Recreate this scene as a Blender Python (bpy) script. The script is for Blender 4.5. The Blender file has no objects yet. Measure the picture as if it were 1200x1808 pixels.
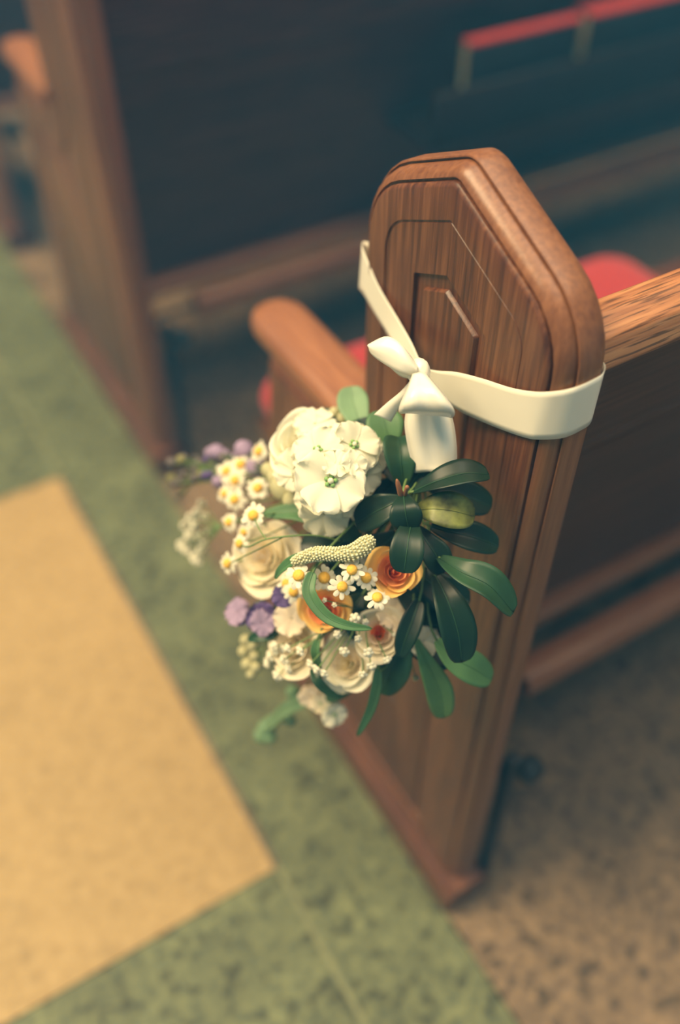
import bpy, bmesh, math, random
from mathutils import Vector, Matrix, Quaternion

random.seed(7)
SC = bpy.context.scene
COL = SC.collection
PI = math.pi

# ------------------------------------------------------------------ camera
FPX, CX, CY = 1620.0, 600.0, 904.0          # focal length in photo pixels, image centre
PITCH = math.atan(1700 / FPX)
CP, SP = math.cos(PITCH), math.sin(PITCH)
_ax, _ay = -1400 / FPX, CP + 1700 / FPX * SP
_n = math.hypot(_ax, _ay)
AX, AY = _ax / _n, _ay / _n                  # aisle direction in (right, forward)
RIGHT = Vector((AY, AX, 0))
FWD = Vector((-AX * CP, AY * CP, -SP))
UP = RIGHT.cross(FWD)
TOW = -FWD
CAM = Vector((-0.371, -0.311, 1.27))

def ray(u, v):
    return FWD + RIGHT * ((u - CX) / FPX) - UP * ((v - CY) / FPX)

def bp(u, v, d):            # point seen at a pixel, d metres along the view axis
    return CAM + ray(u, v) * d

def onx(u, v, x):           # point seen at a pixel on the plane X = x
    r = ray(u, v)
    return CAM + r * ((x - CAM.x) / r.x)

cam_data = bpy.data.cameras.new('camera')
cam = bpy.data.objects.new('camera', cam_data)
COL.objects.link(cam)
cam.matrix_world = Matrix((
    (RIGHT.x, UP.x, TOW.x, CAM.x),
    (RIGHT.y, UP.y, TOW.y, CAM.y),
    (RIGHT.z, UP.z, TOW.z, CAM.z),
    (0, 0, 0, 1)))
cam_data.sensor_fit = 'VERTICAL'
cam_data.sensor_height = 36.0
cam_data.sensor_width = 24.0
cam_data.lens = FPX / 1808 * 36.0
cam_data.clip_start = 0.01
cam_data.dof.use_dof = True
cam_data.dof.focus_distance = 0.665
cam_data.dof.aperture_fstop = 1.45
SC.camera = cam

# ------------------------------------------------------------------ light
world = bpy.data.worlds.new('world')
SC.world = world
world.use_nodes = True
bg = world.node_tree.nodes['Background']
bg.inputs['Color'].default_value = (0.22, 0.62, 0.90, 1)
bg.inputs['Strength'].default_value = 0.26

sun_d = bpy.data.lights.new('window_light', 'SUN')
sun_d.energy = 5.6
sun_d.angle = math.radians(32)
sun_d.color = (1.0, 0.81, 0.52)
sun = bpy.data.objects.new('window_light', sun_d)
COL.objects.link(sun)
sun.rotation_euler = Vector((-0.60, 0.34, 1.0)).to_track_quat('Z', 'Y').to_euler()

lamp_d = bpy.data.lights.new('ceiling_light', 'AREA')
lamp_d.shape = 'SQUARE'
lamp_d.size = 3.6
lamp_d.energy = 190
lamp_d.color = (1.0, 0.84, 0.62)
lamp = bpy.data.objects.new('ceiling_light', lamp_d)
COL.objects.link(lamp)
lamp.location = (0.8, -0.1, 4.4)

vs = SC.view_settings
vs.view_transform = 'Standard'
vs.look = 'None'
vs.gamma = 1.0
vs.use_curve_mapping = False
vs.exposure = 0.0

# ------------------------------------------------------------------ materials
def new_mat(name):
    m = bpy.data.materials.new(name)
    m.use_nodes = True
    nt = m.node_tree
    return m, nt, nt.nodes['Principled BSDF']

def node(nt, kind, **kw):
    n = nt.nodes.new(kind)
    for k, v in kw.items():
        setattr(n, k, v)
    return n

def ramp(nt, stops, fac):
    r = node(nt, 'ShaderNodeValToRGB')
    els = r.color_ramp.elements
    while len(els) < len(stops):
        els.new(0.5)
    for e, (p, c) in zip(els, stops):
        e.position = p
        e.color = (c[0], c[1], c[2], 1)
    nt.links.new(fac, r.inputs['Fac'])
    return r

def noise(nt, scale, detail, rough, vec):
    n = node(nt, 'ShaderNodeTexNoise')
    n.inputs['Scale'].default_value = scale
    n.inputs['Detail'].default_value = detail
    n.inputs['Roughness'].default_value = rough
    nt.links.new(vec, n.inputs['Vector'])
    return n

def mapped(nt, scale, loc=(0, 0, 0)):
    tc = node(nt, 'ShaderNodeTexCoord')
    mp = node(nt, 'ShaderNodeMapping')
    mp.inputs['Scale'].default_value = scale
    mp.inputs['Location'].default_value = loc
    nt.links.new(tc.outputs['Object'], mp.inputs['Vector'])
    return mp.outputs['Vector']

def wood(name, axis, dark, mid, light, rough=0.38, pores=0.0, spec=0.45, coat=0.15):
    m, nt, b = new_mat(name)
    s = [1.0, 1.0, 1.0]
    s['XYZ'.index(axis)] = 0.045
    v = mapped(nt, s)
    n1 = noise(nt, 230, 4, 0.6, v)
    n2 = noise(nt, 40, 3, 0.55, v)
    mx = node(nt, 'ShaderNodeMix', data_type='FLOAT')
    mx.inputs[0].default_value = 0.28
    nt.links.new(n1.outputs['Fac'], mx.inputs[2])
    nt.links.new(n2.outputs['Fac'], mx.inputs[3])
    r = ramp(nt, [(0.34, dark), (0.5, mid), (0.66, light)], mx.outputs[0])
    col = r.outputs['Color']
    if pores:
        n3 = noise(nt, 520, 2, 0.5, v)
        pr = ramp(nt, [(0.36, (1 - pores,) * 3), (0.47, (1, 1, 1))], n3.outputs['Fac'])
        mu = node(nt, 'ShaderNodeMix', data_type='RGBA', blend_type='MULTIPLY')
        mu.inputs[0].default_value = 1.0
        nt.links.new(col, mu.inputs[6])
        nt.links.new(pr.outputs['Color'], mu.inputs[7])
        col = mu.outputs[2]
    nt.links.new(col, b.inputs['Base Color'])
    b.inputs['Roughness'].default_value = rough
    b.inputs['Specular IOR Level'].default_value = spec
    b.inputs['Coat Weight'].default_value = coat
    b.inputs['Coat Roughness'].default_value = 0.25
    bu = node(nt, 'ShaderNodeBump')
    bu.inputs['Strength'].default_value = 0.12
    bu.inputs['Distance'].default_value = 0.002
    nt.links.new(n1.outputs['Fac'], bu.inputs['Height'])
    nt.links.new(bu.outputs['Normal'], b.inputs['Normal'])
    return m

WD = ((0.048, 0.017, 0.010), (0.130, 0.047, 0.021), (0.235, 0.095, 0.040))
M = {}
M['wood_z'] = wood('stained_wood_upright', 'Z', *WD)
M['wood_mould'] = wood('stained_wood_moulding', 'Z', (0.15, 0.056, 0.025), (0.215, 0.086, 0.036), (0.28, 0.118, 0.050))
M['wood_x'] = wood('shade_darkened_board', 'X', (0.026, 0.010, 0.007), (0.070, 0.026, 0.015), (0.125, 0.050, 0.026))  # pew stain darkened: shade of the pew backs put into the colour
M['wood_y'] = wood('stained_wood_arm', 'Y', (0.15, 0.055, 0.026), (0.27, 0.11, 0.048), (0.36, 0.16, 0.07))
M['wood_bar'] = wood('stained_wood_bar_lit', 'X', (0.15, 0.055, 0.026), (0.27, 0.11, 0.048), (0.36, 0.16, 0.07))  # lightened wood: light caught by lower rail and kneeler put into the colour
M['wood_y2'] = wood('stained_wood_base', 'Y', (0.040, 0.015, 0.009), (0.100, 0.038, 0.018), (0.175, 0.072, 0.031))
M['oak_x'] = wood('oak_rail', 'X', (0.26, 0.10, 0.04), (0.42, 0.18, 0.07), (0.52, 0.26, 0.11), rough=0.42, pores=0.7)

def terrazzo(name, base, light, dark, chip=0.5, scale=1.0):
    m, nt, b = new_mat(name)
    v = mapped(nt, (scale, scale, scale))
    n1 = noise(nt, 70, 4, 0.6, v)
    n2 = noise(nt, 9, 3, 0.6, v)
    r = ramp(nt, [(0.33, dark), (0.5, base), (0.68, light)], n1.outputs['Fac'])
    r2 = ramp(nt, [(0.3, (1 - 0.45 * chip,) * 3), (0.7, (1 + 0.2 * chip,) * 3)], n2.outputs['Fac'])
    vo = node(nt, 'ShaderNodeTexVoronoi')
    vo.inputs['Scale'].default_value = 85
    nt.links.new(v, vo.inputs['Vector'])
    sp = node(nt, 'ShaderNodeSeparateColor')
    nt.links.new(vo.outputs['Color'], sp.inputs['Color'])
    r3 = ramp(nt, [(0.10, (1 - chip,) * 3), (0.22, (1, 1, 1))], sp.outputs[0])
    m1 = node(nt, 'ShaderNodeMix', data_type='RGBA', blend_type='MULTIPLY')
    m1.inputs[0].default_value = 1
    nt.links.new(r.outputs['Color'], m1.inputs[6])
    nt.links.new(r2.outputs['Color'], m1.inputs[7])
    m2 = node(nt, 'ShaderNodeMix', data_type='RGBA', blend_type='MULTIPLY')
    m2.inputs[0].default_value = 1
    nt.links.new(m1.outputs[2], m2.inputs[6])
    nt.links.new(r3.outputs['Color'], m2.inputs[7])
    nt.links.new(m2.outputs[2], b.inputs['Base Color'])
    b.inputs['Roughness'].default_value = 0.55
    b.inputs['Specular IOR Level'].default_value = 0.3
    return m

M['tan'] = terrazzo('tan_terrazzo', (0.175, 0.125, 0.072), (0.245, 0.175, 0.098), (0.090, 0.064, 0.044), 0.6)
M['green'] = terrazzo('green_terrazzo', (0.120, 0.142, 0.068), (0.17, 0.195, 0.09), (0.062, 0.082, 0.048), 0.6)
M['beige'] = terrazzo('beige_terrazzo', (0.355, 0.255, 0.108), (0.40, 0.29, 0.13), (0.295, 0.205, 0.082), 0.14)
M['screed'] = terrazzo('floor_bed', (0.2, 0.17, 0.12), (0.25, 0.2, 0.15), (0.12, 0.1, 0.08), 0.3)

def plain(name, col, rough=0.5, spec=0.4, metal=0.0, var=0.0, vscale=40, sheen=0.0, trans=0.0, bump=0.0):
    m, nt, b = new_mat(name)
    v = mapped(nt, (1, 1, 1))
    n = noise(nt, vscale, 3, 0.55, v)
    lo = [max(0, c * (1 - var)) for c in col]
    hi = [min(1, c * (1 + var)) for c in col]
    r = ramp(nt, [(0.3, lo), (0.7, hi)], n.outputs['Fac'])
    nt.links.new(r.outputs['Color'], b.inputs['Base Color'])
    b.inputs['Roughness'].default_value = rough
    b.inputs['Specular IOR Level'].default_value = spec
    b.inputs['Metallic'].default_value = metal
    b.inputs['Sheen Weight'].default_value = sheen
    if bump:
        bu = node(nt, 'ShaderNodeBump')
        bu.inputs['Strength'].default_value = bump
        bu.inputs['Distance'].default_value = 0.001
        nt.links.new(n.outputs['Fac'], bu.inputs['Height'])
        nt.links.new(bu.outputs['Normal'], b.inputs['Normal'])
    if trans:
        tr = node(nt, 'ShaderNodeBsdfTranslucent')
        nt.links.new(r.outputs['Color'], tr.inputs['Color'])
        ms = node(nt, 'ShaderNodeMixShader')
        ms.inputs[0].default_value = trans
        out = nt.nodes['Material Output']
        nt.links.new(b.outputs[0], ms.inputs[1])
        nt.links.new(tr.outputs[0], ms.inputs[2])
        nt.links.new(ms.outputs[0], out.inputs['Surface'])
    return m

M['rack'] = plain('dark_rack_wood', (0.018, 0.013, 0.011), 0.5, 0.3, var=0.2)
M['divider'] = plain('divider_strip', (0.17, 0.19, 0.09), 0.5, var=0.1)
M['red'] = plain('red_cloth', (0.30, 0.024, 0.026), 0.85, 0.2, var=0.15, vscale=120, sheen=0.2)
M['black'] = plain('black_metal', (0.012, 0.016, 0.02), 0.45)
M['rubber'] = plain('black_rubber', (0.012, 0.018, 0.022), 0.7)
M['book_board'] = plain('dark_book_cloth', (0.010, 0.012, 0.014), 0.8, 0.2, var=0.1)
M['book_spine'] = plain('red_book_cloth', (0.50, 0.05, 0.04), 0.7, 0.3, var=0.1)
M['page'] = plain('book_pages', (0.62, 0.55, 0.32), 0.9, 0.1, var=0.06, vscale=300)
M['satin'] = plain('cream_satin', (0.94, 0.90, 0.72), 0.27, 0.7, var=0.02, sheen=0.3, trans=0.12)
M['white_petal'] = plain('white_petal', (0.91, 0.89, 0.70), 0.6, 0.25, var=0.03, trans=0.32, bump=0.1)
M['cream_petal'] = plain('cream_petal', (0.93, 0.86, 0.64), 0.6, 0.25, var=0.05, trans=0.34, bump=0.1)
M['blush_petal'] = plain('blush_petal', (0.92, 0.82, 0.63), 0.6, 0.25, var=0.08, vscale=60, trans=0.34, bump=0.1)
M['peach_petal'] = plain('peach_petal', (0.90, 0.40, 0.15), 0.6, 0.25, var=0.12, vscale=60, trans=0.25)
M['yellow_petal'] = plain('yellow_petal', (0.92, 0.60, 0.18), 0.6, 0.25, var=0.10, vscale=60, trans=0.25)
M['orange_petal'] = plain('orange_petal', (0.85, 0.27, 0.10), 0.6, 0.25, var=0.12, vscale=60, trans=0.25)
M['lilac_petal'] = plain('lilac_petal', (0.40, 0.30, 0.44), 0.65, 0.25, var=0.25, vscale=70, trans=0.2)
M['purple_petal'] = plain('purple_petal', (0.13, 0.09, 0.24), 0.65, 0.25, var=0.3, vscale=70, trans=0.15)
M['dusky_bud'] = plain('dusky_bud', (0.14, 0.12, 0.11), 0.7, 0.25, var=0.4, vscale=90)
M['olive_bud'] = plain('olive_bud', (0.22, 0.21, 0.09), 0.7, 0.25, var=0.3, vscale=90)
M['pale_bud'] = plain('pale_bud', (0.60, 0.58, 0.32), 0.6, 0.25, var=0.15, vscale=60, trans=0.2)
M['bead'] = plain('spike_bead', (0.66, 0.66, 0.42), 0.6, 0.25, var=0.12, vscale=200)
M['eye'] = plain('flower_eye', (0.22, 0.42, 0.13), 0.6, var=0.2)
M['yolk'] = plain('chamomile_yellow', (0.80, 0.46, 0.06), 0.7, var=0.15, vscale=500, bump=0.6)
M['stem'] = plain('green_stem', (0.13, 0.22, 0.07), 0.55, var=0.2)
M['stem_red'] = plain('reddish_shoot', (0.30, 0.13, 0.06), 0.6, var=0.2)
M['leaf_dark'] = plain('dark_leaf', (0.009, 0.029, 0.016), 0.38, 0.35, var=0.3, vscale=30, trans=0.08)
M['leaf_mid'] = plain('mid_leaf', (0.026, 0.075, 0.034), 0.40, 0.38, var=0.25, vscale=30, trans=0.15)
M['leaf_light'] = plain('light_leaf', (0.085, 0.20, 0.075), 0.45, 0.4, var=0.2, vscale=30, trans=0.2)
M['leaf_pale'] = plain('pale_leaf', (0.19, 0.33, 0.17), 0.5, 0.35, var=0.15, vscale=30, trans=0.2)
M['leaf_olive'] = plain('olive_leaf_lit_spots', (0.13, 0.15, 0.035), 0.42, 0.45, var=0.75, vscale=70, trans=0.15)  # strong tone variation paints light spots onto the leaf

# ------------------------------------------------------------------ helpers
def mesh_from(name, verts, faces, mat, smooth=True):
    me = bpy.data.meshes.new(name)
    me.from_pydata([tuple(v) for v in verts], [], faces)
    me.update()
    if smooth:
        me.polygons.foreach_set('use_smooth', [True] * len(me.polygons))
    if mat is not None:
        me.materials.append(M[mat])
    return me

def obj(name, me, parent=None, loc=(0, 0, 0)):
    o = bpy.data.objects.new(name, me)
    COL.objects.link(o)
    o.location = loc
    if parent is not None:
        o.parent = parent
    return o

def tag(o, label=None, cat=None, group=None, kind=None):
    if label: o['label'] = label
    if cat: o['category'] = cat
    if group: o['group'] = group
    if kind: o['kind'] = kind
    return o

def empty(name, loc=(0, 0, 0)):
    return obj(name, None, None, loc)

def bm_mesh(name, bm, mat, smooth=False, angle=None):
    me = bpy.data.meshes.new(name)
    bmesh.ops.recalc_face_normals(bm, faces=bm.faces)
    bm.to_mesh(me)
    bm.free()
    me.materials.append(M[mat])
    if smooth:
        me.polygons.foreach_set('use_smooth', [True] * len(me.polygons))
        if angle:
            me.set_sharp_from_angle(angle=angle)
    return me

def box_mesh(name, lo, hi, mat, bevel=0.0, seg=2):
    bm = bmesh.new()
    bmesh.ops.create_cube(bm, size=1)
    c = [(a + b) / 2 for a, b in zip(lo, hi)]
    s = [b - a for a, b in zip(lo, hi)]
    for v in bm.verts:
        v.co = Vector((c[0] + v.co.x * s[0], c[1] + v.co.y * s[1], c[2] + v.co.z * s[2]))
    if bevel:
        bmesh.ops.bevel(bm, geom=list(bm.edges), offset=bevel, segments=seg, affect='EDGES', profile=0.5)
    return bm_mesh(name, bm, mat, smooth=bool(bevel), angle=math.radians(50))

def extrude_profile(name, prof, x0, x1, mat, smooth=True, angle=40):
    """prof: list of (y, z) closed; extruded along X."""
    n = len(prof)
    vs_ = [(x0, y, z) for y, z in prof] + [(x1, y, z) for y, z in prof]
    fs = [(i, (i + 1) % n, n + (i + 1) % n, n + i) for i in range(n)]
    fs += [tuple(range(n))[::-1], tuple(range(n, 2 * n))]
    bm = bmesh.new()
    bv = [bm.verts.new(v) for v in vs_]
    for f in fs:
        bm.faces.new([bv[i] for i in f])
    return bm_mesh(name, bm, mat, smooth=smooth, angle=math.radians(angle))

def round_poly(pts, radii, seg=6):
    out = []
    n = len(pts)
    for i in range(n):
        p = Vector(pts[i]); a = Vector(pts[i - 1]); b = Vector(pts[(i + 1) % n])
        r = radii[i]
        da = (a - p).normalized(); db = (b - p).normalized()
        ang = math.acos(max(-1, min(1, da.dot(db))))
        t = r / math.tan(ang / 2)
        t = min(t, (a - p).length * 0.49, (b - p).length * 0.49)
        r2 = t * math.tan(ang / 2)
        bis = (da + db).normalized()
        c = p + bis * (r2 / math.sin(ang / 2))
        s = p + da * t - c; e = p + db * t - c
        a0 = math.atan2(s.y, s.x); a1 = math.atan2(e.y, e.x)
        d = (a1 - a0 + PI) % (2 * PI) - PI
        for k in range(seg + 1):
            q = a0 + d * k / seg
            out.append((c.x + r2 * math.cos(q), c.y + r2 * math.sin(q)))
    return out

def offset_poly(pts, d):
    """inward offset of a clockwise (y,z) polygon; mitred."""
    n = len(pts)
    out = []
    for i in range(n):
        p = Vector(pts[i]); a = Vector(pts[i - 1]); b = Vector(pts[(i + 1) % n])
        e1 = (p - a).normalized(); e2 = (b - p).normalized()
        n1 = Vector((e1.y, -e1.x)); n2 = Vector((e2.y, -e2.x))
        k = 1 + n1.dot(n2)
        out.append(tuple(p + (n1 + n2) * (d / k)))
    return out

def tube(path, radii, seg=8, cap=True):
    """verts, faces of a tube along a list of Vectors."""
    path = [Vector(p) for p in path]
    n = len(path)
    if not hasattr(radii, '__len__'):
        radii = [radii] * n
    verts, faces = [], []
    t0 = (path[1] - path[0]).normalized()
    u = t0.orthogonal().normalized()
    for i in range(n):
        t = (path[min(i + 1, n - 1)] - path[max(i - 1, 0)]).normalized()
        u = (u - t * u.dot(t)).normalized()
        w = t.cross(u)
        for k in range(seg):
            a = 2 * PI * k / seg
            verts.append(path[i] + (u * math.cos(a) + w * math.sin(a)) * radii[i])
    for i in range(n - 1):
        for k in range(seg):
            k2 = (k + 1) % seg
            faces.append((i * seg + k, i * seg + k2, (i + 1) * seg + k2, (i + 1) * seg + k))
    if cap:
        faces.append(tuple(range(seg))[::-1])
        faces.append(tuple(range((n - 1) * seg, n * seg)))
    return verts, faces

def bez(p0, p1, p2, p3, n):
    out = []
    for i in range(n + 1):
        t = i / n; s = 1 - t
        out.append(p0 * s ** 3 + p1 * (3 * s * s * t) + p2 * (3 * s * t * t) + p3 * t ** 3)
    return out

def catmull(pts, n):
    pts = [Vector(p) for p in pts]
    out = []
    m = len(pts)
    for i in range(m - 1):
        p0 = pts[max(i - 1, 0)]; p1 = pts[i]; p2 = pts[i + 1]; p3 = pts[min(i + 2, m - 1)]
        for k in range(n):
            t = k / n
            out.append(0.5 * ((2 * p1) + (p2 - p0) * t + (2 * p0 - 5 * p1 + 4 * p2 - p3) * t * t
                              + (3 * p1 - p0 - 3 * p2 + p3) * t ** 3))
    out.append(pts[-1])
    return out

def merge(parts):
    V, F = [], []
    for v, f in parts:
        o = len(V)
        V += list(v)
        F += [tuple(i + o for i in q) for q in f]
    return V, F

def ball(c, r, seg=8, rings=6, sq=(1, 1, 1)):
    c = Vector(c)
    verts = [c + Vector((0, 0, r * sq[2]))]
    for i in range(1, rings):
        th = PI * i / rings
        for k in range(seg):
            a = 2 * PI * k / seg
            verts.append(c + Vector((r * sq[0] * math.sin(th) * math.cos(a), r * sq[1] * math.sin(th) * math.sin(a), r * sq[2] * math.cos(th))))
    verts.append(c - Vector((0, 0, r * sq[2])))
    faces = [(0, 1 + k, 1 + (k + 1) % seg) for k in range(seg)]
    for i in range(rings - 2):
        a0 = 1 + i * seg
        for k in range(seg):
            k2 = (k + 1) % seg
            faces.append((a0 + k, a0 + seg + k, a0 + seg + k2, a0 + k2))
    l = len(verts) - 1
    a0 = 1 + (rings - 2) * seg
    faces += [(l, a0 + (k + 1) % seg, a0 + k) for k in range(seg)]
    return verts, faces

# ------------------------------------------------------------------ floor
XG0, XG1 = -0.177, -0.012       # green border strip along the pews
TY0, TY1 = 0.185, 1.095         # the beige tile
floor = obj('floor', box_mesh('floor', (-2.2, -2.0, -0.06), (3.2, 5.0, -0.008), 'screed'))
tag(floor, kind='structure')
obj('tan_terrazzo_field', box_mesh('tan_field', (XG1 + 0.001, -2.0, -0.0085), (3.2, 5.0, 0), 'tan'), floor)
gap = 0.45
obj('green_terrazzo_border', box_mesh('green_border', (XG0 + 0.004, -2.0, -0.0085), (XG1 - 0.001, 5.0, 0), 'green'), floor)
for k in (-1, 0, 1, 2):
    y0 = TY0 + k * (TY1 - TY0 + gap)
    obj('beige_terrazzo_tile', box_mesh('beige_tile', (XG0 - 0.95, y0, -0.0085), (XG0 - 0.004, y0 + TY1 - TY0, 0), 'beige'), floor)
    obj('green_terrazzo_band', box_mesh('green_band', (XG0 - 0.95, y0 - gap + 0.002, -0.0085), (XG0 - 0.004, y0 - 0.002, 0), 'green'), floor)
    obj('divider_strip', box_mesh('divider', (XG0 - 0.0035, y0 - gap, -0.0085), (XG0 + 0.0035, y0, 0.0002), 'divider'), floor)
obj('green_terrazzo_border', box_mesh('green_border_b', (XG0 - 1.12, -2.0, -0.0085), (XG0 - 0.954, 5.0, 0), 'green'), floor)
obj('tan_terrazzo_field', box_mesh('tan_field_b', (-2.2, -2.0, -0.0085), (XG0 - 1.122, 5.0, 0), 'tan'), floor)

M['plaster'] = plain('dark_wall', (0.05, 0.04, 0.035), 0.8, 0.2, var=0.2, vscale=6)
tag(obj('wall_right', box_mesh('wall_right', (3.2, -2.0, -0.06), (3.35, 5.0, 4.0), 'plaster')), kind='structure')
tag(obj('wall_front', box_mesh('wall_front', (-2.2, 5.0, -0.06), (3.35, 5.15, 4.0), 'plaster')), kind='structure')

# ------------------------------------------------------------------ pews
PITCH_Y = 0.98
OUT = [(0.020, 0.002), (0.020, 0.933), (0.1600, 0.995), (0.287, 0.936), (0.287, 0.635), (0.492, 0.635), (0.560, 0.002)]
RAD = [0.004, 0.075, 0.030, 0.085, 0.05, 0.03, 0.004]
CONC = [False, False, False, False, True, False, False]
# the (y,z) loop runs bottom-rear, up, over, down: clockwise in (y right, z up)
PROF = [(0.017, 0.0420), (0.0095, 0.0405), (0.0058, 0.0360), (0.0050, 0.0300), (0.0050, 0.0200), (0.0053, 0.0170), (0.0060, 0.0155), (0.0070, 0.0150),
        (0.0072, 0.0178), (0.0088, 0.0178), (0.0092, 0.0140), (0.0098, 0.0118), (0.0118, 0.0076), (0.0150, 0.0044), (0.0178, 0.0032),
        (0.0182, 0.0056), (0.0200, 0.0056), (0.0204, 0.0022), (0.0220, 0.0006), (0.0240, 0.0),
        (0.0462, 0.0), (0.0466, 0.0014), (0.0480, 0.0014), (0.0486, 0.0008),
        (0.0868, 0.0008), (0.0872, 0.0042), (0.0985, 0.0046), (0.0995, 0.0022), (0.1005, 0.0012)]

def end_panel_mesh():
    V, F = [], []
    seg = 6
    n = None
    for d, x in PROF:
        p = offset_poly(OUT, d)
        rr = [(r + d if c else max(0.0025, r - d)) for r, c in zip(RAD, CONC)]
        q = round_poly(p, rr, seg)
        n = len(q)
        V += [(x, y, z) for y, z in q]
    for i in range(len(PROF) - 1):
        for k in range(n):
            k2 = (k + 1) % n
            F.append((i * n + k, i * n + k2, (i + 1) * n + k2, (i + 1) * n + k))
    F.append(tuple(range(n))[::-1])
    F.append(tuple(range((len(PROF) - 1) * n, len(PROF) * n)))
    bm = bmesh.new()
    bv = [bm.verts.new(v) for v in V]
    for j, f in enumerate(F):
        face = bm.faces.new([bv[i] for i in f])
        face.material_index = 1 if j < 15 * n or j == len(F) - 2 else 0
    me = bm_mesh('end_panel', bm, 'wood_z', smooth=True, angle=math.radians(38))
    me.materials.append(M['wood_mould'])
    return me

PEW_LEN = 2.3
PM = {}
PM['end_panel'] = end_panel_mesh()

def plinth_mesh():
    prof = [(-0.012, 0.0), (-0.012, 0.040), (-0.010, 0.046), (-0.004, 0.052), (0.0, 0.056), (0.042, 0.056), (0.050, 0.048), (0.054, 0.04), (0.054, 0.0)]
    n = len(prof)
    bm = bmesh.new()
    rows = []
    for y, off in ((0.012, 0), (0.575, 0)):
        rows.append([bm.verts.new((x, y, z)) for x, z in prof])
    for i in range(n):
        bm.faces.new((rows[0][i], rows[0][(i + 1) % n], rows[1][(i + 1) % n], rows[1][i]))
    bm.faces.new(rows[0][::-1]); bm.faces.new(rows[1])
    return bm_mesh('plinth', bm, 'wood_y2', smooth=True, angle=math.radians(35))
PM['plinth'] = plinth_mesh()

def arm_mesh():
    # rounded bar along Y, with a bull-nosed front end
    V, F = [], []
    xs, zc = 0.0265, 0.640
    hw, hh = 0.034, 0.018
    stations = [(0.262, 1.0), (0.30, 1.0), (0.40, 1.0), (0.47, 1.0)]
    for k in range(1, 8):
        a = k / 8 * PI / 2
        stations.append((0.485 + 0.038 * math.sin(a), math.cos(a) ** 0.75))
    stations.append((0.523, 0.05))
    seg = 24
    for y, s in stations:
        for k in range(seg):
            a = 2 * PI * k / seg
            ca, sa = math.cos(a), math.sin(a)
            ex = abs(ca) ** 0.6 * (1 if ca > 0 else -1); ez = abs(sa) ** 0.75 * (1 if sa > 0 else -1)
            V.append((xs + hw * s * ex, y, zc + 0.012 + hh * ez * (0.35 + 0.65 * s)))
    n = len(stations)
    for i in range(n - 1):
        for k in range(seg):
            F.append((i * seg + k, i * seg + (k + 1) % seg, (i + 1) * seg + (k + 1) % seg, (i + 1) * seg + k))
    F.append(tuple(range(seg))[::-1]); F.append(tuple(range((n - 1) * seg, n * seg)))
    bm = bmesh.new()
    bv = [bm.verts.new(v) for v in V]
    for f in F:
        bm.faces.new([bv[i] for i in f])
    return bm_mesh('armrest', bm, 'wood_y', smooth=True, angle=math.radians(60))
PM['armrest'] = arm_mesh()

X0, X1 = 0.0415, PEW_LEN - 0.0415
PM['top_rail'] = extrude_profile('top_rail', round_poly([(0.034, 0.876), (0.041, 0.897), (0.058, 0.905), (0.076, 0.905), (0.080, 0.862), (0.046, 0.862)], [0.003, 0.006, 0.006, 0.006, 0.003, 0.003], 4), X0, X1, 'oak_x')
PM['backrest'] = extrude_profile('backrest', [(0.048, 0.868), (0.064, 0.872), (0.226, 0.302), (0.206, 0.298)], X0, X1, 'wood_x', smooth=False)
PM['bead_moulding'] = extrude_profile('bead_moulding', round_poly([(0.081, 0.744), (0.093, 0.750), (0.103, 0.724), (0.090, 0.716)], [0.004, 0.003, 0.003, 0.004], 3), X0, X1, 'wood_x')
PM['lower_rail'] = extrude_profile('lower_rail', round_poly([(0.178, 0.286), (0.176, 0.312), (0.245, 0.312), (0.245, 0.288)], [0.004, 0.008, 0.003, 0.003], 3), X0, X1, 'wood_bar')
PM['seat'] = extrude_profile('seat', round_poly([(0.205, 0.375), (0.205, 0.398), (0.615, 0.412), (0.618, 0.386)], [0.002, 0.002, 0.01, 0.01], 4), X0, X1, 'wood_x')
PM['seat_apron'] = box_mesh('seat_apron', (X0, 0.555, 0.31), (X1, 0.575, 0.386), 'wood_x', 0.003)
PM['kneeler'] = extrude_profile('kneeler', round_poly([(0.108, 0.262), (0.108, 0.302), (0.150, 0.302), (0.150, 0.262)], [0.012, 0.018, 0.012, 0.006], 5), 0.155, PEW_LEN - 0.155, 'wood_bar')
PM['kneeler_bracket'] = box_mesh('kneeler_bracket', (0.055, 0.024, 0.0), (0.071, 0.040, 0.325), 'black', 0.003)
PM['bracket_arm'] = box_mesh('bracket_arm', (0.056, 0.036, 0.274), (0.068, 0.128, 0.286), 'black', 0.003)

PM['pivot_rod'] = mesh_from('pivot_rod', *tube([(0.062, 0.124, 0.280), (0.160, 0.124, 0.280)], 0.005, 10), 'black')

def knob_mesh():
    bm = bmesh.new()
    prof = [(0.0, 0.0), (0.014, 0.0), (0.0165, 0.004), (0.0165, 0.018), (0.013, 0.023), (0.0, 0.025)]
    seg = 18
    rows = []
    for r, h in prof:
        if r == 0:
            rows.append([bm.verts.new((0, 0, h))])
        else:
            rows.append([bm.verts.new((r * math.cos(2 * PI * k / seg), r * math.sin(2 * PI * k / seg), h)) for k in range(seg)])
    for a, b in zip(rows, rows[1:]):
        for k in range(seg):
            k2 = (k + 1) % seg
            if len(a) == 1:
                bm.faces.new((a[0], b[k], b[k2]))
            elif len(b) == 1:
                bm.faces.new((a[k], a[k2], b[0]))
            else:
                bm.faces.new((a[k], a[k2], b[k2], b[k]))
    # axis along -Y
    for v in bm.verts:
        v.co = Vector((v.co.x, -v.co.z, v.co.y))
    return bm_mesh('bumper', bm, 'rubber', smooth=True, angle=math.radians(40))
PM['bumper'] = knob_mesh()
PM['rack_shelf'] = box_mesh('rack_shelf', (0.58, 0.0, 0.532), (1.55, 0.150, 0.544), 'rack', 0.002)
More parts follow.
